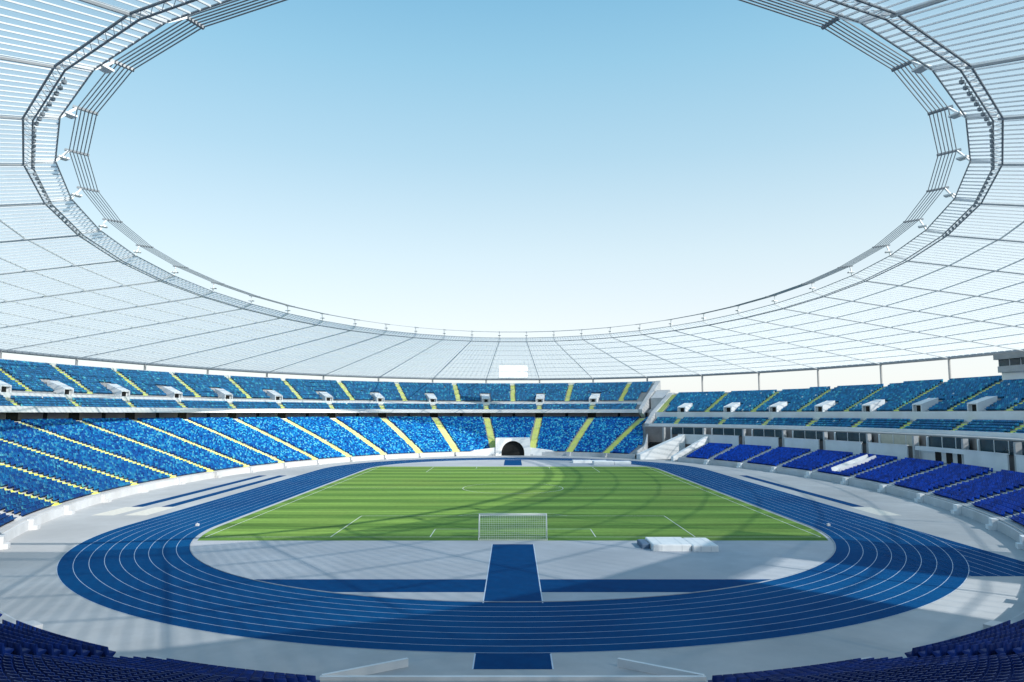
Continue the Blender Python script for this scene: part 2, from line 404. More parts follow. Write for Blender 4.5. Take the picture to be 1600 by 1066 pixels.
for i, (d, z) in enumerate(LOW_L):
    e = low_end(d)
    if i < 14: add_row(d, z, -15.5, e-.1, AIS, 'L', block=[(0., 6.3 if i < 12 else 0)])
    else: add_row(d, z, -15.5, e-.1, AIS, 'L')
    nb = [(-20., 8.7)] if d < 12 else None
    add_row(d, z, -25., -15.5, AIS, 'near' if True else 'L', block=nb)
for i, (d, z) in enumerate(LOW_R): add_row(d, z, KRL0+.06, KR1, AIS, 'R', block=[(9.0, 1.7)] if 1 <= i <= 10 else None)
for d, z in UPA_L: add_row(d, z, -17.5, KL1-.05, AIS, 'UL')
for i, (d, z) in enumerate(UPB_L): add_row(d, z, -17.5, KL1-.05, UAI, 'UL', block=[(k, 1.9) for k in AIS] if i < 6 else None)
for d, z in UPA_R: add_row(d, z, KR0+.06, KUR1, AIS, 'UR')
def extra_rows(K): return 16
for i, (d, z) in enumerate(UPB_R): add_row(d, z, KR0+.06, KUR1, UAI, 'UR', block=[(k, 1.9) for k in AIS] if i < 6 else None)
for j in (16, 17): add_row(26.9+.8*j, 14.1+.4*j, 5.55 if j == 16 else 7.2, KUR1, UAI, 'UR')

P = np.concatenate([a[0] for a in ALL]); Nn = np.concatenate([a[1] for a in ALL]); Z = np.concatenate([a[2] for a in ALL])
Cc = np.concatenate([a[3] for a in ALL]); Dd = np.concatenate([a[4] for a in ALL]); KK = np.concatenate([a[5] for a in ALL])

# camera (also used to choose the seats that show largest)
FPX, PITCH, CAMY, CAMH = 1128.2, .09969, -134.05, 13.624
Yc = P[:,1]-CAMY; Zc = Z+.7-CAMH
dep = Yc*math.cos(PITCH)+Zc*math.sin(PITCH); upv = -Yc*math.sin(PITCH)+Zc*math.cos(PITCH)
with np.errstate(all='ignore'):
    uu = 801.4+FPX*P[:,0]/dep; vv = 533-FPX*upv/dep
vis = (dep > 3) & (uu > -4) & (uu < 1604) & (vv > 0) & (vv < 1075)
order = np.argsort(np.where(vis, dep, 1e9))[:300]
keep = np.ones(len(P), bool); keep[order] = False
# drop seats behind / below the frame that nobody can see (under and behind the camera)
hid = (P[:,1] < -110) & ~vis & (np.abs(P[:,0]) < 60) & (Dd > 14)
keep &= ~hid
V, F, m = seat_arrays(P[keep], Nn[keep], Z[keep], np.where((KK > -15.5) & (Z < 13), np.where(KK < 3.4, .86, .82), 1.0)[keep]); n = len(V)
mesh = bpy.data.meshes.new('seat_rows'); vps = 2*m; fps = len(F)+2
mesh.vertices.add(n*vps); mesh.vertices.foreach_set('co', V.reshape(-1))
loops = [i for f in F for i in f]+list(range(m))[::-1]+[m+i for i in range(m)]
totals = [4]*len(F)+[m, m]; starts = np.concatenate([[0], np.cumsum(totals)[:-1]]); L1 = len(loops)
mesh.loops.add(n*L1); mesh.loops.foreach_set('vertex_index', (np.array(loops)[None]+np.arange(n)[:,None]*vps).reshape(-1).astype(np.int32))
mesh.polygons.add(n*fps); mesh.polygons.foreach_set('loop_start', (starts[None]+np.arange(n)[:,None]*L1).reshape(-1).astype(np.int32))
mesh.update(calc_edges=True); mesh.validate()
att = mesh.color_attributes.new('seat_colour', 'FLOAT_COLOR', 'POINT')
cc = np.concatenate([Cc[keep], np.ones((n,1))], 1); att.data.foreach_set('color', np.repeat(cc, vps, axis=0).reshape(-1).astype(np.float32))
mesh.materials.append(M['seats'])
o = bpy.data.objects.new('seat_rows', mesh); COL.objects.link(o)
tag(o, 'blue plastic seats filling the rows of every stand', 'seats', kind='stuff')

# the seats nearest the camera, one object each: pan, backrest, support
def seat_proto():
    root = empty('stadium_seat', 'dark navy seat', 'seat', 'navy seats of the near stand')
    b = MB(); prof = [(.0,.40),(.05,.38),(.36,.40),(.42,.43),(.42,.46),(.36,.445),(.06,.42)]
    for x0, x1, pr in ((-SW, SW, prof),):
        n0 = len(b.v); q = len(pr)
        b.v += [(x0, f, u) for f, u in pr]+[(x1, f, u) for f, u in pr]
        for j in range(q): b.f.append((n0+j, n0+j+q, n0+(j+1)%q+q, n0+(j+1)%q)); b.m.append(0)
        b.f.append(tuple(n0+j for j in range(q))); b.m.append(0); b.f.append(tuple(n0+q+j for j in reversed(range(q)))); b.m.append(0)
    b.build('seat_pan', M['navy'], root)
    b = MB(); nx = 6
    rows = [(.03,.44,.92),(.0,.50,1.0),(-.04,.66,1.0),(-.075,.80,.96),(-.085,.85,.80)]
    def grid(off):
        return [[(SW*w*(2*i/nx-1), f+off+.035*(2*i/nx-1)**2, u) for i in range(nx+1)] for f, u, w in rows]
    ga, gb = grid(.0), grid(-.03)
    for gq, flip in ((ga, 0), (gb, 1)):
        for r in range(len(rows)-1):
            for i in range(nx):
                q = [gq[r][i], gq[r][i+1], gq[r+1][i+1], gq[r+1][i]]; b.poly(q[::-1] if flip else q)
    edge = lambda gq: [gq[0][i] for i in range(nx+1)]+[gq[r][nx] for r in range(1, len(rows))]+[gq[-1][i] for i in range(nx-1, -1, -1)]+[gq[r][0] for r in range(len(rows)-2, 0, -1)]
    e1, e2 = edge(ga), edge(gb)
    for i in range(len(e1)): j = (i+1) % len(e1); b.poly([e1[j], e1[i], e2[i], e2[j]])
    b.build('backrest', M['navy'], root)
    b = MB(); b.box(-.16,-.02,0,-.12,.06,.40); b.box(.12,-.02,0,.16,.06,.40); b.box(-.17,-.03,.0,.17,.07,.02)
    b.build('support', M['steel'], root)
    return root
proto = seat_proto()
ORD = ['front', 'second', 'third', 'fourth', 'fifth', 'sixth', 'seventh', 'eighth', 'ninth', 'tenth', 'eleventh', 'twelfth']
first = True
for idx in order:
    o = proto if first else copy_tree(proto); first = False
    o.location = (P[idx,0], P[idx,1], Z[idx]); o.rotation_euler[2] = math.atan2(Nn[idx,1], Nn[idx,0])-math.pi/2
    row = int(round((Dd[idx]-.9)/.8)); blk = abs(KK[idx]+20.0)
    side = 'left' if P[idx,0] < 0 else 'right'
    bn = int(math.floor(blk+.5))
    where = {0: 'block beside the white barrier', 1: 'first block out from the white barrier', 2: 'second block out from the white barrier'}.get(bn, 'outermost block in view')
    rw = ORD[row] if row < 12 else 'upper'
    o['label'] = f'dark navy seat, {rw} row, {where}, bottom {side}'

# ------------------------------------------------------------------ lower stand, horseshoe
def span(k0, k1): return [k for k in AIS if k0 < k < k1]
ls = empty('grandstand', 'curved lower tier of mottled blue seats running round the left side and far end', 'grandstand')
mb = MB()
prof = [(.25,.0),(.25,1.28)]+[(.9,1.28)]+step_prof(LOW_L, .8)
prof[2] = (.88, 1.28)
sweep(mb, prof, -25., KLOW1, .25, kfun=lambda K, d, f: K if K < 1 else 1+(K-1)*(low_end(d)-1)/(KLOW1-1))
mb.build('terrace', M['concrete'], ls)
mb = MB(); sweep(mb, [(-.05,0),(.25,0),(.25,1.12),(-.05,1.12)], -18.9, KLOW1, .25, closed=True)
mb.build('front_wall', M['wall'], ls)
mb = MB(); sweep(mb, [(-.05,0),(.25,0),(.25,1.12),(-.05,1.12)], -25., -21.1, .25, closed=True)
mb.build('front_wall', M['wall'], ls)
mb = MB()
for K in [KLOW1]:
    pr = [(.25, 0)]+[(d, z) for d, z in LOW_L]+[(33.7, 11.8), (33.7, 0)]
    front = [E(d, low_end(d)+.02, z) for d, z in pr]
    for i in range(1, len(pr)-2):
        a, b_ = pr[i], pr[i+1]
        k0, k1 = low_end(a[0]), low_end(b_[0])
        p0, p1 = E(a[0], k0, 0), E(b_[0], k1, 0); t0, t1 = tangent(a[0], k0), tangent(b_[0], k1)
        up = np.array((0,0,1.)); q = [p0, p0+t0*.5, p1+t1*.5, p1]
        mb.hexa(q, [q[0]+up*(a[1]+.9), q[1]+up*(a[1]+.9), q[2]+up*(b_[1]+.9), q[3]+up*(b_[1]+.9)])
mb.build('end_wall', M['wall'], ls)
for k in AIS:
    if k > 2.9: continue
    if -20.6 < k < -19.4: continue
    nearside = k < -13
    rows = [r for r in LOW_L if not (abs(k) < .6 and r[0] < 0)]
    mb = MB(); stairs(mb, LOW_L, .8, k, 1.6 if nearside else 1.08, 2)
    mb.build('aisle_stair', M['stair'] if nearside else M['yellow'], ls)
    c = E(-.18, k, 0); mb = MB(); mb.frame_box(c, tangent(0., k), inw(0., k), .7, .35, 1.25)
    mb.frame_box(c+inw(0., k)*.55, tangent(0., k), inw(0., k), .6, .2, .5)
    mb.build('gate', M['wall'], ls)
mb = MB(); sweep(mb, [(33.6,11.6),(33.85,11.6),(33.85,12.0),(33.6,12.0)], -17.5, 2.6, .25, closed=True); mb.build('rear_rail', M['paint'], ls)
mb = MB(); sweep(mb, [(33.0,11.78),(34.4,11.78)], -19, 2.6, .25); sweep(mb, [(34.3,11.6),(34.7,11.6),(34.7,13.78),(34.3,13.78)], -19, 2.6, .25, closed=True)
mb.build('rear_wall', M['brown'], ls)
for k in AIS:
    if not -14 < k < 2.6: continue
    for kk, hw in ((k, 1.5), (k-.48, .5)):
        mb = MB(); c = E(34.25, kk, 0); mb.frame_box(c, tangent(34.3, kk), inw(34.3, kk), hw, .1, 13.75, z0=11.8)
        mb.build('doorway', M['dark'], ls)

# ------------------------------------------------------------------ upper stand, horseshoe
def vomitory(parent, k, d0, zf, zr, mat):
    """white walled passage through the upper rows: two cheeks, a roof slab and a dark doorway"""
    t = tangent(d0, k); n = inw(d0, k); up = np.array((0,0,1.)); c = E(d0, k, 0)
    mb = MB(); W, L = 1.5, 4.0
    for s in (1, -1):
        a = c+t*s*W; b_ = c+t*s*(W-.3)
        lo = [a+n*.15, b_+n*.15, b_-n*L, a-n*L]
        if s < 0: lo = [lo[1], lo[0], lo[3], lo[2]]
        hi = [lo[0]+up*(zf+2.15), lo[1]+up*(zf+2.15), lo[2]+up*(zr+1.0), lo[3]+up*(zr+1.0)]
        mb.hexa([p+up*(zf-.6) for p in lo], hi)
    q = [c-t*(W-.3)+n*.1, c+t*(W-.3)+n*.1, c+t*(W-.3)-n*L, c-t*(W-.3)-n*L]
    mb.hexa([q[0]+up*(zf+1.88), q[1]+up*(zf+1.88), q[2]+up*(zr+.72), q[3]+up*(zr+.72)], [q[0]+up*(zf+2.11), q[1]+up*(zf+2.11), q[2]+up*(zr+.96), q[3]+up*(zr+.96)])
    o = mb.build('vomitory', mat, parent)
    mb = MB(); mb.frame_box(c-n*.35, t, n, .62, .1, zf+1.8, z0=zf-.3)
    mb.build('doorway', M['dark'], o)
    mb = MB(); 
    mb.frame_box(c-n*.5, t, n, 1.18, .05, zf+1.85, z0=zf-.3)
    mb.build('rear_wall', mat, o)

us = empty('grandstand', 'curved upper tier with white fascia, white passages and yellow stairs, left side and far end', 'grandstand')
KU0 = -17.5
mb = MB(); sweep(mb, [(31.9,13.9)]+step_prof(UPA_L, .76)+[(35.9,16.9),(37.6,16.9)]+step_prof(UPB_L, .78)+[(48.9,24.57)], KU0, KL1)
mb.build('terrace', M['concrete'], us)
mb = MB(); sweep(mb, [(31.6,13.8),(31.9,13.8),(31.9,15.0),(31.6,15.0)], KU0, KL1, closed=True); mb.build('fascia', M['paint'], us)
mb = MB(); sweep(mb, [(31.9,13.82),(36.4,13.82),(36.4,14.0),(31.9,14.0)], KU0, KL1, closed=True); mb.build('soffit', M['concrete'], us)
ks = [KU0]+[k for k in AIS if KU0 < k < KL1]+[KL1]
mb = MB(); sweep(mb, [(35.75,16.7),(35.95,16.7),(35.95,17.75),(35.75,17.75)], KU0, KL1, closed=True); mb.build('parapet', M['paint'], us)
mb = MB(); sweep(mb, [(48.6,0),(48.9,0),(48.9,25.5),(48.6,25.5)], KU0, KL1, closed=True); mb.build('outer_wall', M['white'], us)
mb = MB(); pr = [(31.6,13.8),(31.6,15.0),(35.9,17.9),(48.9,25.6),(48.9,11.0),(36.0,11.0)]
sweep(mb, pr, KL1+.005, KL1+.08, .08, closed=True); mb.build('end_wall', M['wall'], us)
for k in AIS:
    if not KU0 < k < KL1: continue
    mb = MB(); stairs(mb, UPA_L, .76, k, .8); mb.build('aisle_stair', M['yellow'], us)
    vomitory(us, k, 36.0, 17.0, 19.9, M['white'])
for k in UAI:
    if not KU0 < k < KL1: continue
    mb = MB(); stairs(mb, UPB_L, .78, k, .85); mb.build('aisle_stair', M['yellow'], us)

KN0, KN1 = 16.1, 22.45
nu = empty('grandstand', 'curved upper tier behind the camera at the near end', 'grandstand')
mb = MB(); sweep(mb, [(35.3,15.2),(35.3,16.9),(37.6,16.9)]+step_prof(UPB_L, .78)+[(48.9,24.57)], KN0, KN1); mb.build('terrace', M['concrete'], nu)
mb = MB(); sweep(mb, [(35.0,15.2),(35.3,15.2),(35.3,17.2),(35.0,17.2)], KN0, KN1, closed=True); mb.build('fascia', M['paint'], nu)
mb = MB(); sweep(mb, [(48.6,0),(48.9,0),(48.9,25.5),(48.6,25.5)], KN0, KN1, closed=True); mb.build('outer_wall', M['white'], nu)

# ------------------------------------------------------------------ lower stand on the right, with boxes and windows
lr = empty('grandstand', 'low right hand tier of royal blue seats under white balcony fronts and dark windows', 'grandstand')
mb = MB(); sweep(mb, [(.25,0),(.25,1.28),(.88,1.28)]+step_prof(LOW_R, .8)+[(13.2,4.54)], KRL0, KR1); mb.build('terrace', M['concrete'], lr)
mb = MB(); sweep(mb, [(-.05,0),(.25,0),(.25,1.12),(-.05,1.12)], KRL0, KR1, closed=True); mb.build('front_wall', M['wall'], lr)
for k in AIS:
    if not KRL0 < k < KR1: continue
    mb = MB(); stairs(mb, LOW_R, .8, k, 1.0); mb.build('aisle_stair', M['stair'], lr)
    c = E(-.18, k, 0); mb = MB(); mb.frame_box(c, tangent(0., k), inw(0., k), .7, .35, 1.25)
    mb.frame_box(c+inw(0., k)*.55, tangent(0., k), inw(0., k), .6, .2, .5)
    mb.build('gate', M['white'], lr)
# pale stairway let into the seats
t = 9.0
mb = MB(); stairs(mb, LOW_R[1:11], .8, t, 1.35, 2)
for s in (1, -1):
    for i in range(1, 11):
        d, z = LOW_R[i]; c = E(d, t, 0)+tangent(d, t)*s*1.45; c1 = E(d+.8, t, 0)+tangent(d+.8, t)*s*1.45
        mb.beam(np.array(c)+(0,0,z+.45), np.array(c1)+(0,0,z+.27+.45), .14, 1.0)
mb.build('wide_stair', M['paint'], lr)
for n_ in range(3, 14):
    k0, k1 = n_+.5, n_+1.5
    if n_ == 3: pass
    elif n_ == 9:                                # bay of doors instead of a balcony
        mb = MB(); sweep(mb, [(13.0,6.6),(13.3,6.6),(13.3,7.35),(13.0,7.35)], k0+.1, k1+.1, .1, closed=True); mb.build('lintel', M['white'], lr)
        mb = MB(); sweep(mb, [(14.6,4.5),(14.9,4.5),(14.9,7.3),(14.6,7.3)], k0, k1, .1, closed=True); o = mb.build('door_wall', M['white'], lr)
        for kk, w_ in ((.40,.9),(.62,.9),(.82,.55)):
            K = k0+kk; mb = MB(); mb.frame_box(E(14.55, K, 0), tangent(14.5, K), inw(14.5, K), w_, .05, 6.5, z0=4.56); mb.build('door', M['dark'], o)
    else:
        mb = MB(); sweep(mb, [(12.9,4.55),(13.15,4.55),(13.15,7.3),(12.9,7.3)], k0+.10, k1-.06, .1, closed=True)
        sweep(mb, [(12.82,7.3),(13.2,7.3),(13.2,7.42),(12.82,7.42)], k0+.09, k1-.05, .1, closed=True)
        mb.build('balcony_front', M['white'], lr)
    mb = MB(); sweep(mb, [(15.0,7.1),(15.1,7.1),(15.1,9.25),(15.0,9.25)], k0+.16, k1-.02, .1, closed=True)
    o = mb.build('window', M['blind'] if n_ == 8 else M['glass'], lr)
    mb = MB()
    for f in (.45, .72): 
        K = k0+f; mb.frame_box(E(14.96, K, 0), tangent(15., K), inw(15., K), .07, .05, 9.25, z0=7.1)
    mb.build('mullion', M['white'], o)
    mb = MB(); K = k0+.04; mb.frame_box(E(13.7, K, 0), tangent(13.5, K), inw(13.5, K), .30, .45, 9.25, z0=4.55); mb.build('pier', M['concrete'], lr)
    mb = MB(); K = k0+.17; mb.frame_box(E(14.9, K, 0), tangent(14.5, K), inw(14.5, K), .18, .2, 9.25, z0=4.55); mb.build('pier', M['white'], lr)
mb = MB(); sweep(mb, [(15.6,4.5),(15.9,4.5),(15.9,9.3),(15.6,9.3)], KRL0-1.6, KR1, closed=True)
sweep(mb, [(12.9,4.46),(15.6,4.46)], KRL0, KR1); mb.build('rear_wall', M['brown'], lr)

# ------------------------------------------------------------------ upper stand on the right
ur = empty('grandstand', 'straight right hand upper tier of teal blue seats, lower than the left one', 'grandstand')
mb = MB(); sweep(mb, [(20.6,9.35)]+step_prof(UPA_R, .85)+[(25.9,11.9),(25.9,13.4),(26.9,13.4)]+step_prof(UPB_R, .8)+[(39.8,20.1)], KR0, KUR1); mb.build('terrace', M['concrete'], ur)
mb = MB()
for j, k0 in ((16, 5.5), (17, 7.15)):
    d = 26.9+.8*j; z = 14.1+.4*j; sweep(mb, [(d,z-.42),(d+.8,z-.42),(d+.8,z),(d,z)], k0, KUR1, closed=True)
mb.build('top_step', M['concrete'], ur)
mb = MB(); sweep(mb, [(15.9,9.3),(20.6,9.3),(20.6,9.5),(15.9,9.5)], KR0, KUR1, closed=True); mb.build('soffit', M['concrete'], ur)
mb = MB(); sweep(mb, [(20.3,9.25),(20.6,9.25),(20.6,10.3),(20.3,10.3)], KR0, KUR1, closed=True); mb.build('fascia', M['white'], ur)
mb = MB(); sweep(mb, [(25.7,11.9),(25.88,11.9),(25.88,14.0),(25.7,14.0)], KR0, KUR1, closed=True); mb.build('parapet', M['white'], ur)
mb = MB(); sweep(mb, [(41.4,0),(41.7,0),(41.7,20.6),(41.4,20.6)], KR0, KUR1, closed=True); mb.build('outer_wall', M['white'], ur)
mb = MB(); pr = [(20.3,9.25),(20.3,10.3),(25.9,14.1),(39.8,20.8),(41.7,20.8),(41.7,0),(26.0,0),(26.0,8.0)]
sweep(mb, pr, KR0-.09, KR0-.005, .085, closed=True); mb.build('end_wall', M['wall'], ur)
for k in AIS:
    if not KR0 < k < KUR1: continue
    mb = MB(); stairs(mb, UPA_R, .85, k, .85); mb.build('aisle_stair', M['yellow'], ur)
    vomitory(ur, k, 26.1, 13.5, 16.0, M['white'])
for k in UAI:
    if not KR0 < k < KUR1: continue
    mb = MB(); stairs(mb, UPB_R, .8, k, .9); mb.build('aisle_stair', M['yellow'], ur)

# ------------------------------------------------------------------ gateway between the two lower stands
gw = empty('gateway', 'white walled gateway with sloping side walls between the far and right lower stands', 'gateway')
def slope_wall(K_a, d_a, z_a, K_b, d_b, z_b, th):
    mb = MB(); p0, p1 = E(d_a, K_a, 0), E(d_b, K_b, 0); dr = (p1-p0)/np.linalg.norm(p1-p0); r = np.array((dr[1], -dr[0], 0)); up = np.array((0,0,1.))
    q = [p0, p0+r*th, p1+r*th, p1]
    mb.hexa(q, [q[0]+up*z_a, q[1]+up*z_a, q[2]+up*z_b, q[3]+up*z_b]); return mb
slope_wall(3.42, -.4, 1.5, 3.95, 13.5, 7.2, 2.6).build('side_wall', M['white'], gw)
slope_wall(4.42, -.2, 1.4, 4.62, 12.5, 6.9, 1.1).build('side_wall', M['white'], gw)
mb = MB(); sweep(mb, [(13.2,4.4),(13.6,4.4),(13.6,7.3),(13.2,7.3)], 3.9, 4.6, .1, closed=True); mb.build('lintel', M['white'], gw)
mb = MB(); sweep(mb, [(15.2,0),(15.5,0),(15.5,4.6),(15.2,4.6)], 3.7, 4.7, .1, closed=True); mb.build('rear_wall', M['brown'], gw)
st = empty('stair_tower', 'narrow white stair tower in the gap between the far and right upper tiers', 'tower')
mb = MB(); sweep(mb, [(38.,0),(44.,0),(44.,22.0),(38.,19.0)], 2.56, 2.80, .24, closed=True); mb.build('tower_wall', M['wall'], st)
mb = MB(); sweep(mb, [(34.5,9.5),(38.,9.5),(38.,15.5),(34.5,14.2)], 2.58, 2.78, .2, closed=True); mb.build('landing_wall', M['concrete'], st)

# ------------------------------------------------------------------ tunnel portal at the far end
tp = empty('tunnel_portal', 'white square portal with a dark round arch at the foot of the far stand', 'portal', loc=(0, 103.3, 0))
W, H, r = 5.6, 5.5, 3.7; mb = MB(); zc = .9
arc = [(-r, 0)]+[(r*math.cos(math.pi-math.pi*i/20), zc+(4.7-zc)*math.sin(math.pi*i/20)) for i in range(21)]+[(r, 0)]
def arch_face(y, flip):
    top = [(x, H) for x, z in arc]
    for i in range(len(arc)-1):
        q = [(arc[i][0], y, arc[i][1]), (arc[i+1][0], y, arc[i+1][1]), (arc[i+1][0], y, H), (arc[i][0], y, H)]
        mb.poly(q[::-1] if flip else q)
    for s in (1, -1):
        q = [(s*r, y, 0), (s*W, y, 0), (s*W, y, H), (s*r, y, H)]; mb.poly(q if (s > 0) != flip else q[::-1])
arch_face(-1.6, False)
for i in range(len(arc)-1):
    for ya, yb_, mm in ((-1.6,-.9,0),(-.9,-.5,1)): mb.poly([(arc[i][0],ya,arc[i][1]),(arc[i][0],yb_,arc[i][1]),(arc[i+1][0],yb_,arc[i+1][1]),(arc[i+1][0],ya,arc[i+1][1])], mm)
mb.poly([(-W,-1.6,H),(W,-1.6,H),(W,9,H),(-W,9,H)])
for s in (1, -1): mb.poly([(s*W,-1.6,0),(s*W,9,0),(s*W,9,H),(s*W,-1.6,H)])
mb.poly([(-r,-.9,.02),(r,-.9,.02),(r,-.56,.02),(-r,-.56,.02)], 1)
mb.build('portal_wall', [M['paint'], M['dark']], tp)
mb = MB(); mb.box(-r-.2, -.55, 0, r+.2, -.45, 4.9); mb.build('dark_arch_sheet', M['dark'], tp)  # flat black sheet fills the arch in place of the tunnel's darkness
for s in (1, -1):
    mb = MB(); x0, x1 = s*5.65, s*17.0
    q = [(x0,-1.3,0),(x1,-.9,0),(x1,-.55,0),(x0,-.95,0)]
    if s < 0: q = [q[1], q[0], q[3], q[2]]
    hs = {x0: 2.6, x1: 1.15}
    mb.hexa(q, [(x, y, hs[x]) for x, y, z in q]); mb.build('wing_wall', M['paint'], tp)

# low white barrier of the near entrance
nb = empty('barrier', 'low white barrier with splayed ends at the bottom centre, beside the blue runway end', 'barrier')
for s in (1, -1):
    mb = MB(); mb.beam((s*5.7,-93.4,.21), (s*9.7,-95.9,.21), .2, .42); mb.build('wing_wall', M['white'], nb)
mb = MB(); mb.box(-9.75,-96.15,0,9.75,-95.95,.4); mb.build('cross_wall', M['white'], nb)
mb = MB(); mb.box(-9.7,-101.2,.004,9.7,-96.16,.22); mb.build('platform', M['apron'], nb)

# ------------------------------------------------------------------ roof
RT = {'out': (121.5, 158.3, 27.4, .062), 'R1': (62.1, 100.4, 37.1, -.041), 'R2': (60.1, 97.9, 37.8, -.041), 'R3o': (59.9, 95.3, 39.5, -.041), 'R3i': (57.9, 94.4, 39.27, -.041)}
def ring(name, K, dz=0.0, da=0.0):
    a, b_, z, e = RT[name]; tau = K*R(9); t = tau+e*math.sin(2*tau)+.002*math.sin(4*tau)
    return np.array((( a+da)*math.sin(t), (b_+da)*math.cos(t), z+dz))
rf = empty('stadium_roof', 'ring shaped translucent roof with grey spokes and cables round an oval opening', 'roof')
NODES = [k+.5 for k in range(-20, 20)]
OUT_DZ = lambda K: .9*math.sin(K*R(9))**2
def rp(K0, K1, u, v, dz=0.0):            # bilinear point of a roof bay: u across (0-1), v from outer (0) to inner (1)
    a = ring('out', K0); b_ = ring('out', K1); a[2] += OUT_DZ(K0); b_[2] += OUT_DZ(K1)
    c, d = ring('R1', K0), ring('R1', K1)
    p = (1-v)*((1-u)*a+u*b_)+v*((1-u)*c+u*d); p[2] += dz; return p
BEAM_PANES = {14.5: (0,.76,1), 15.5: (0,.42,1)}; CPART = {14.5: 1, 15.5: 0}  # where the added panes sit in their bays to throw the sun patch
NP, NR = 9, 11
for k0 in NODES:
    k1 = k0+1; mb = MB()
    us = BEAM_PANES.get(k0, (0,1))
    for i in range(NP):
        for q in range(len(us)-1):
            mb.poly([rp(k0,k1,us[q],i/NP,.25), rp(k0,k1,us[q+1],i/NP,.25), rp(k0,k1,us[q+1],(i+1)/NP,.25), rp(k0,k1,us[q],(i+1)/NP,.25)], 3 if (k0 in BEAM_PANES and q == CPART[k0] and 1 <= i <= 3) else (0 if (i >= 5 or abs(k0+.5) < 14.4) else 4))
    a, b_ = ring('R2', k0), ring('R2', k1); c, d = ring('R1', k0), ring('R1', k1)
    mb.poly([c+(0,0,.25), d+(0,0,.25), b_+(0,0,.1), a+(0,0,.1)], 0)
    for j in range(NR):
        u = (j+.5)/NR
        mb.beam(rp(k0,k1,u,0,.12), rp(k0,k1,u,1,.12), .06, .10, 1)
        mb.beam((1-u)*c+u*d+(0,0,.12), (1-u)*a+u*b_+(0,0,.0), .10, .12, 1)
    for i in range(1, NP): mb.beam(rp(k0,k1,0,i/NP,.0), rp(k0,k1,1,i/NP,.0), .12, .16, 2)
    mb.build('roof_panel', [M['poly'], M['rib'], M['steel'], M['beam_pane'], M['dimming']], rf)
    mb = MB(); o0 = rp(k0,k1,0,0,-.25); i0 = rp(k0,k1,0,1,-.25)
    mb.tube([o0, i0], .15, 6)

    low = ring('R1', k0)+(0,0,-1.2)
    mb.build('spoke', M['steel'], rf)
    mb = MB(); e0 = ring('R2', k0); e1 = ring('R3o', k0); e2 = ring('R3i', k0)
    mb.beam(e1+(e1-e2)*.25, e2+(e2-e1)*.08, .22, .22); mb.build('cross_bar', M['darksteel'], rf)
    mb = MB(); mb.beam(ring('R1', k0), e0, .2, .2); mb.beam(e0, e1, .16, .16); mb.build('bracket', M['rib'], rf)
def ring_tube(nm, name, r, mat, dz=0, da=0, outz=False, n=8):
    pts = [ring(name, k, dz, da) for k in NODES]
    if outz: pts = [p+(0,0,OUT_DZ(k)) for p, k in zip(pts, NODES)]
    mb = MB(); mb.tube(pts, r, n, closed=True); mb.build(nm, mat, rf)
ring_tube('compression_ring', 'out', .42, M['darksteel'], -.15, outz=True, n=10)
ring_tube('tension_ring', 'R1', .085, M['darksteel'], -.3, .34)
ring_tube('tension_ring', 'R1', .075, M['darksteel'], -.3, -.34)
mb = MB(); n0 = len(NODES)
for i in range(n0):
    k, k2 = NODES[i], NODES[(i+1) % n0]
    lerp = lambda da, f: ring('R1', k, -.3, da)*(1-f)+ring('R1', k2, -.3, da)*f
    for q in range(10):
        mb.beam(lerp(.32, q/10), lerp(-.32, q/10), .05, .05); mb.beam(lerp(.32, q/10), lerp(-.32, (q+1)/10), .04, .04)
mb.build('catwalk', M['rib'], rf)
ring_tube('edge_beam', 'R2', .07, M['darksteel'], .0, .0)
for j in range(6):
    f = j/5; pts = [ring('R3o', k)*(1-f)+ring('R3i', k)*f for k in NODES]
    mb = MB(); mb.tube(pts, .05, 6, closed=True); mb.build('ring_cable', M['darksteel'], rf)
# spotlights along the catwalk beside the camera's left and right
mb = MB(); mb.box(-.13,-.1,-.36,.13,.1,-.1); mb.box(-.03,-.03,-.08,.03,.03,.12); mb.box(-.1,-.15,-.33,.1,-.1,-.13)
sp = mb.build('spotlight', M['darksteel'], rf); fst = True
for sgn in (1, -1):
    for k in (12.5, 13.5, 14.5, 15.5):
        for j in range(9):
            f = (j+.7)/9.4; p = ring('R1', sgn*k)*(1-f)+ring('R1', sgn*(k+1))*f
            q = p*(1, 1, 1)+np.array((-p[0]*.006, -p[1]*.006, -.5))
            o = sp if fst else sp.copy()
            if not fst: COL.objects.link(o); o.parent = rf
            fst = False; o.location = q; o.rotation_euler[2] = math.atan2(p[1], p[0])+math.pi/2
# columns
for k in NODES:
    if abs(k) > 14.6: continue
    p = ring('out', k); p[2] += OUT_DZ(k)
    mb = MB(); mb.tube([(p[0], p[1], -.1), (p[0], p[1], p[2]-.3)], .33, 10); mb.build('column', M['column'], rf)

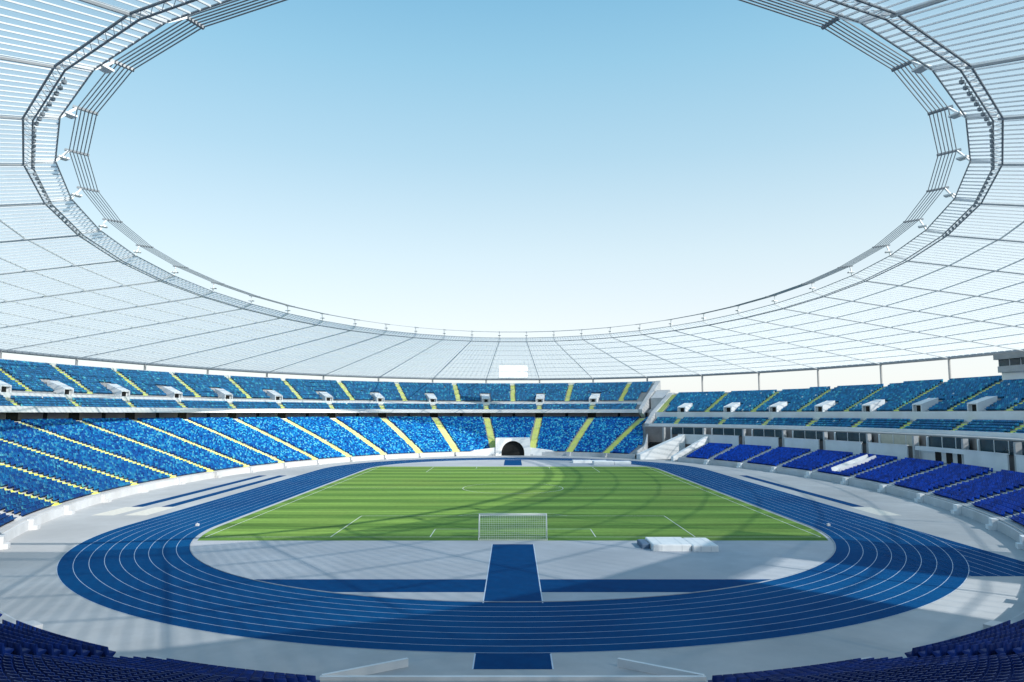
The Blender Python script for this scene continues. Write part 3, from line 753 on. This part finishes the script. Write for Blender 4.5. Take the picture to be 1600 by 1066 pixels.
# floodlight heads on the ring
def flood():
    root = empty('floodlight', 'white floodlight', 'floodlight', 'floodlights round the roof opening')
    mb = MB(); mb.hexa([(-.42,-.5,-.08),(.42,-.5,-.08),(.42,.5,-.04),(-.42,.5,-.04)], [(-.42,-.5,.08),(.42,-.5,.08),(.42,.5,.1),(-.42,.5,.1)]); mb.build('housing', M['lamp'], root)
    mb = MB(); mb.hexa([(-.36,-.54,-.06),(.36,-.54,-.06),(.36,-.505,-.06),(-.36,-.505,-.06)], [(-.36,-.54,.06),(.36,-.54,.06),(.36,-.505,.06),(-.36,-.505,.06)]); mb.build('lens', M['glass'], root)
    mb = MB(); mb.box(-.03,-.03,.09,.03,.03,.4); mb.build('hanger', M['steel'], root)
    return root
fl = flood(); fst = True
for k in NODES:
    if abs(k) > 17: continue
    o = fl if fst else copy_tree(fl); fst = False
    p = ring('R2', k)*.5+ring('R3o', k)*.5; o.location = p+(0,0,-.25); o.rotation_euler[2] = math.atan2(p[1], p[0])-math.pi/2
    side = 'far end' if abs(k) < 5 else ('left' if k < 0 else 'right')
    if abs(k) < 5: lab = f'small white floodlight on the far rim of the roof opening, {"left" if k < 0 else "right"} half'
    elif abs(k) < 11: lab = f'white floodlight on the rim above the {side} stand, where the opening narrows'
    else: lab = f'large white floodlight on the near {side} rim of the roof opening'
    o['label'] = lab

# ------------------------------------------------------------------ scoreboard under the far roof
sb = empty('scoreboard', 'white scoreboard hanging under the roof at the far end', 'scoreboard', loc=(.1, 129, 26.3))
mb = MB(); mb.box(-5.5,0,0,5.5,1.2,4.9); mb.build('cabinet', M['paint'], sb)
mb = MB(); mb.box(-5.2,-.06,2.5,5.2,-.004,4.6); mb.build('screen', M['screen'], sb)
mb = MB(); mb.box(-5.2,-.06,.3,5.2,-.004,2.2); mb.build('screen', M['screen'], sb)
for s in (1, -1):
    mb = MB(); mb.box(s*4-.1,.5,4.9,s*4+.1,.7,6.4); mb.build('hanger', M['steel'], sb)

# press box on top of the right stand
K = 9.0; c = E(41.0, K, 0); tn = tangent(41.0, K); 
pb = empty('press_box', 'grey press box with a dark window band on top of the right upper stand', 'press box')
n_ = inw(41.0, K)
mb = MB(); mb.frame_box(c+tn*12.3, tn, n_, 12.0, 2.0, 22.1, z0=20.5); mb.build('plinth', M['paint'], pb)
mb = MB(); mb.frame_box(c+tn*12, tn, n_, 12.0, 2.6, 23.4, z0=22.1); mb.build('lower_wall', M['concrete'], pb)
mb = MB(); mb.frame_box(c+tn*12, tn, n_, 11.9, 2.4, 24.8, z0=23.4); o = mb.build('window_band', M['glass'], pb)
for i in range(9):
    mb = MB(); mb.frame_box(c+tn*(.2+i*2.95)+n_*2.42, tn, n_, .07, .03, 24.8, z0=23.4); mb.build('mullion', M['steel'], o)
mb = MB(); mb.frame_box(c+tn*12, tn, n_, 12.3, 3.2, 25.8, z0=24.8); mb.build('roof_slab', M['column'], pb)

# ------------------------------------------------------------------ goal
gl = empty('football_goal', 'white football goal with a net on the near goal line', 'goal', loc=(0, -52.5, 0))
for s in (1, -1):
    mb = MB(); mb.tube([(s*3.72,0,0),(s*3.72,0,2.5)], .06, 10); mb.build('post', M['paint'], gl, True)
mb = MB(); mb.tube([(-3.78,0,2.5),(3.78,0,2.5)], .06, 10); mb.build('crossbar', M['paint'], gl, True)
mb = MB(); yb, yt = -2.0, -1.0
nv, nh = 38, 13
for i in range(nv+1):
    x = -3.72+7.44*i/nv
    pts = [(x, -.03, 2.46), (x, yt, 2.42-.05*math.sin(math.pi*i/nv)), (x, yb+.1, 1.0), (x, yb, .02)]
    mb.tube(pts, .011, 3)
for j in range(nh+1):
    f = j/nh; z = 2.42*(1-f)+.02*f; y = yt+(yb-yt)*(f**.8); mb.tube([(-3.72,y,z),(3.72,y,z)], .011, 3)
    for s in (1, -1): mb.tube([(s*3.72,-.03,z),(s*3.72,y,z)], .011, 3)
for j in range(1, 4):
    y = yt*j/4; mb.tube([(-3.72,y,2.45),(3.72,y,2.45)], .011, 3)
mb.build('net', M['net'], gl)
mb = MB(); mb.tube([(-3.72,0,.03),(-3.72,yb,.03),(3.72,yb,.03),(3.72,0,.03)], .035, 6); mb.build('base_bar', M['paint'], gl)

# landing mats
def rbox(mb, x0,y0,z0,x1,y1,z1, r=.12, m=0):
    prof = [(0,r),(r*.3,r*.3),(r,0)]
    rings = []
    def rect(i, z):
        c = r; pts = []
        for cx, cy, a0 in ((x1-c-i, y0+c+i, -90), (x1-c-i, y1-c-i, 0), (x0+c+i, y1-c-i, 90), (x0+c+i, y0+c+i, 180)):
            for k in range(4):
                a = R(a0+30*k); pts.append((cx+c*math.cos(a), cy+c*math.sin(a), z))
        return pts
    rings = [rect(0, z0), rect(0, z1-r), rect(r*.3, z1-r*.3), rect(r, z1)]
    base = len(mb.v); n = len(rings[0])
    for q in rings: mb.v += q
    for a in range(len(rings)-1):
        for i in range(n): mb.f.append((base+a*n+i, base+a*n+(i+1)%n, base+(a+1)*n+(i+1)%n, base+(a+1)*n+i)); mb.m.append(m)
    mb.f.append(tuple(base+(len(rings)-1)*n+i for i in range(n))); mb.m.append(m)
lm = empty('landing_mat', 'large white covered landing mat with dark blue end by near goal line', 'landing mat', loc=(17.0,-58.4,0))
mb = MB(); rbox(mb, -3.1,-2.3,.0,.75,2.2,.66); mb.build('cover', M['cover'], lm)
mb = MB(); rbox(mb, .8,-2.6,.0,3.35,2.0,.62); mb.build('cover', M['cover'], lm)
for x_, y0_, y1_, h_ in ((-2.2,-2.3,2.2,.66), (-.2,-2.3,2.2,.66), (1.6,-2.6,2.0,.62), (2.6,-2.6,2.0,.62)):
    mb = MB(); mb.box(x_-.03, y0_-.012, .05, x_+.03, y0_-.003, h_-.1); mb.box(x_-.03, y0_+.1, h_+.002, x_+.03, y1_-.1, h_+.01); mb.build('strap', M['steel'], lm)
mb = MB(); rbox(mb, -4.0,-1.0,.0,-3.15,1.8,.5); mb.build('end_pad', M['foam'], lm)
for lab, x0, x1, y, h in (('low white mat lying nearest the far portal on the far paving', 16.5, 26.0, 68.5, .7), ('longer white mat lying in front of another on the far paving', 21.5, 31.5, 62.0, .9)):
    o = empty('landing_mat', lab, 'landing mat', loc=((x0+x1)/2, y, 0)); mb = MB(); hw = (x1-x0)/2
    rbox(mb, -hw,-1.6,0,.1*hw,1.6,h); mb.build('cover', M['cover'], o); mb = MB(); rbox(mb, .12*hw,-1.5,0,hw,1.7,h*.92); mb.build('cover', M['cover'], o)

# small white marker boxes where the near bend starts
for s, w_ in ((-1, 'left'), (1, 'right')):
    mb = MB(); rbox(mb, -.2,-.14,0,.2,.14,.28,.04)
    mb.hexa([(-.05,-.05,.28),(.05,-.05,.28),(.05,.05,.28),(-.05,.05,.28)], [(-.03,-.03,.36),(.03,-.03,.36),(.03,.03,.36),(-.03,.03,.36)])
    o = mb.build('marker_box', M['wall']); o.location = (s*38.3,-44.6,.014)
    tag(o, f'small white marker box on the blue track at the {w_} corner of the pitch', 'marker', 'marker boxes on the track')

# ------------------------------------------------------------------ light, sky, camera
SUN_AZ, SUN_EL = R(127.), R(32.)       # azimuth clockwise from +Y: behind the camera on the right
sun = bpy.data.lights.new('sun', 'SUN'); so = bpy.data.objects.new('sun', sun); COL.objects.link(so)
sun.energy = 4.2; sun.angle = R(.53); sun.color = (1.0,.95,.87)
from mathutils import Vector
sd = Vector((math.sin(SUN_AZ)*math.cos(SUN_EL), math.cos(SUN_AZ)*math.cos(SUN_EL), math.sin(SUN_EL)))
so.rotation_euler = (-sd).to_track_quat('-Z', 'Y').to_euler()
wd = bpy.data.worlds.new('World'); scn.world = wd; wd.use_nodes = True
nt = wd.node_tree; bg = nt.nodes['Background']
sky = nt.nodes.new('ShaderNodeTexSky'); sky.sky_type = 'NISHITA'; sky.sun_disc = False
sky.sun_elevation = SUN_EL; sky.sun_rotation = SUN_AZ; sky.altitude = 250; sky.air_density = 1.0; sky.dust_density = 1.6; sky.ozone_density = 2.0
tc = nt.nodes.new('ShaderNodeTexCoord'); sep = nt.nodes.new('ShaderNodeSeparateXYZ'); nt.links.new(tc.outputs['Generated'], sep.inputs[0])
# pale summer haze: white at the horizon, turquoise to blue higher up; a quarter of the plain Nishita sky stays in it
mr = nt.nodes.new('ShaderNodeValToRGB'); cr = mr.color_ramp
for z_, c_ in ((0,(1.06,.99,1.0)),(.12,(.97,.955,.97)),(.21,(.80,.90,.94)),(.34,(.52,.75,.88)),(.45,(.35,.65,.84)),(.53,(.24,.545,.78)),(.75,(.15,.40,.68))):
    e_ = cr.elements.new(z_); e_.color = (*c_, 1)
cr.elements[-1].position = 1.0; cr.elements[-1].color = (.10,.32,.60,1)
cr.elements.remove(cr.elements[0])
nt.links.new(sep.outputs['Z'], mr.inputs[0])
gain = nt.nodes.new('ShaderNodeVectorMath'); gain.operation = 'SCALE'; gain.inputs['Scale'].default_value = 5.3; nt.links.new(mr.outputs[0], gain.inputs[0])
tint = nt.nodes.new('ShaderNodeMixRGB'); tint.blend_type = 'MULTIPLY'; tint.inputs[0].default_value = 1; tint.inputs[2].default_value = (1.0,1.4,1.3,1); nt.links.new(sky.outputs[0], tint.inputs[1])
hz = nt.nodes.new('ShaderNodeMixRGB'); hz.inputs[0].default_value = .80
nt.links.new(tint.outputs[0], hz.inputs[1]); nt.links.new(gain.outputs[0], hz.inputs[2])
nt.links.new(hz.outputs[0], bg.inputs[0]); bg.inputs[1].default_value = .124

cam = bpy.data.cameras.new('camera'); co = bpy.data.objects.new('camera', cam); COL.objects.link(co)
cam.sensor_width = 36; cam.lens = 36*FPX/1600; cam.shift_x = -1.4/1600; cam.clip_start = .1; cam.clip_end = 9000
co.location = (0, CAMY, CAMH); co.rotation_euler = (math.pi/2+PITCH, 0, 0)
scn.camera = co
vs = scn.view_settings; vs.view_transform = 'Standard'; vs.look = 'None'; vs.exposure = .6; vs.gamma = 1; vs.use_curve_mapping = False
scn.cycles.max_bounces = 8; scn.cycles.transparent_max_bounces = 12
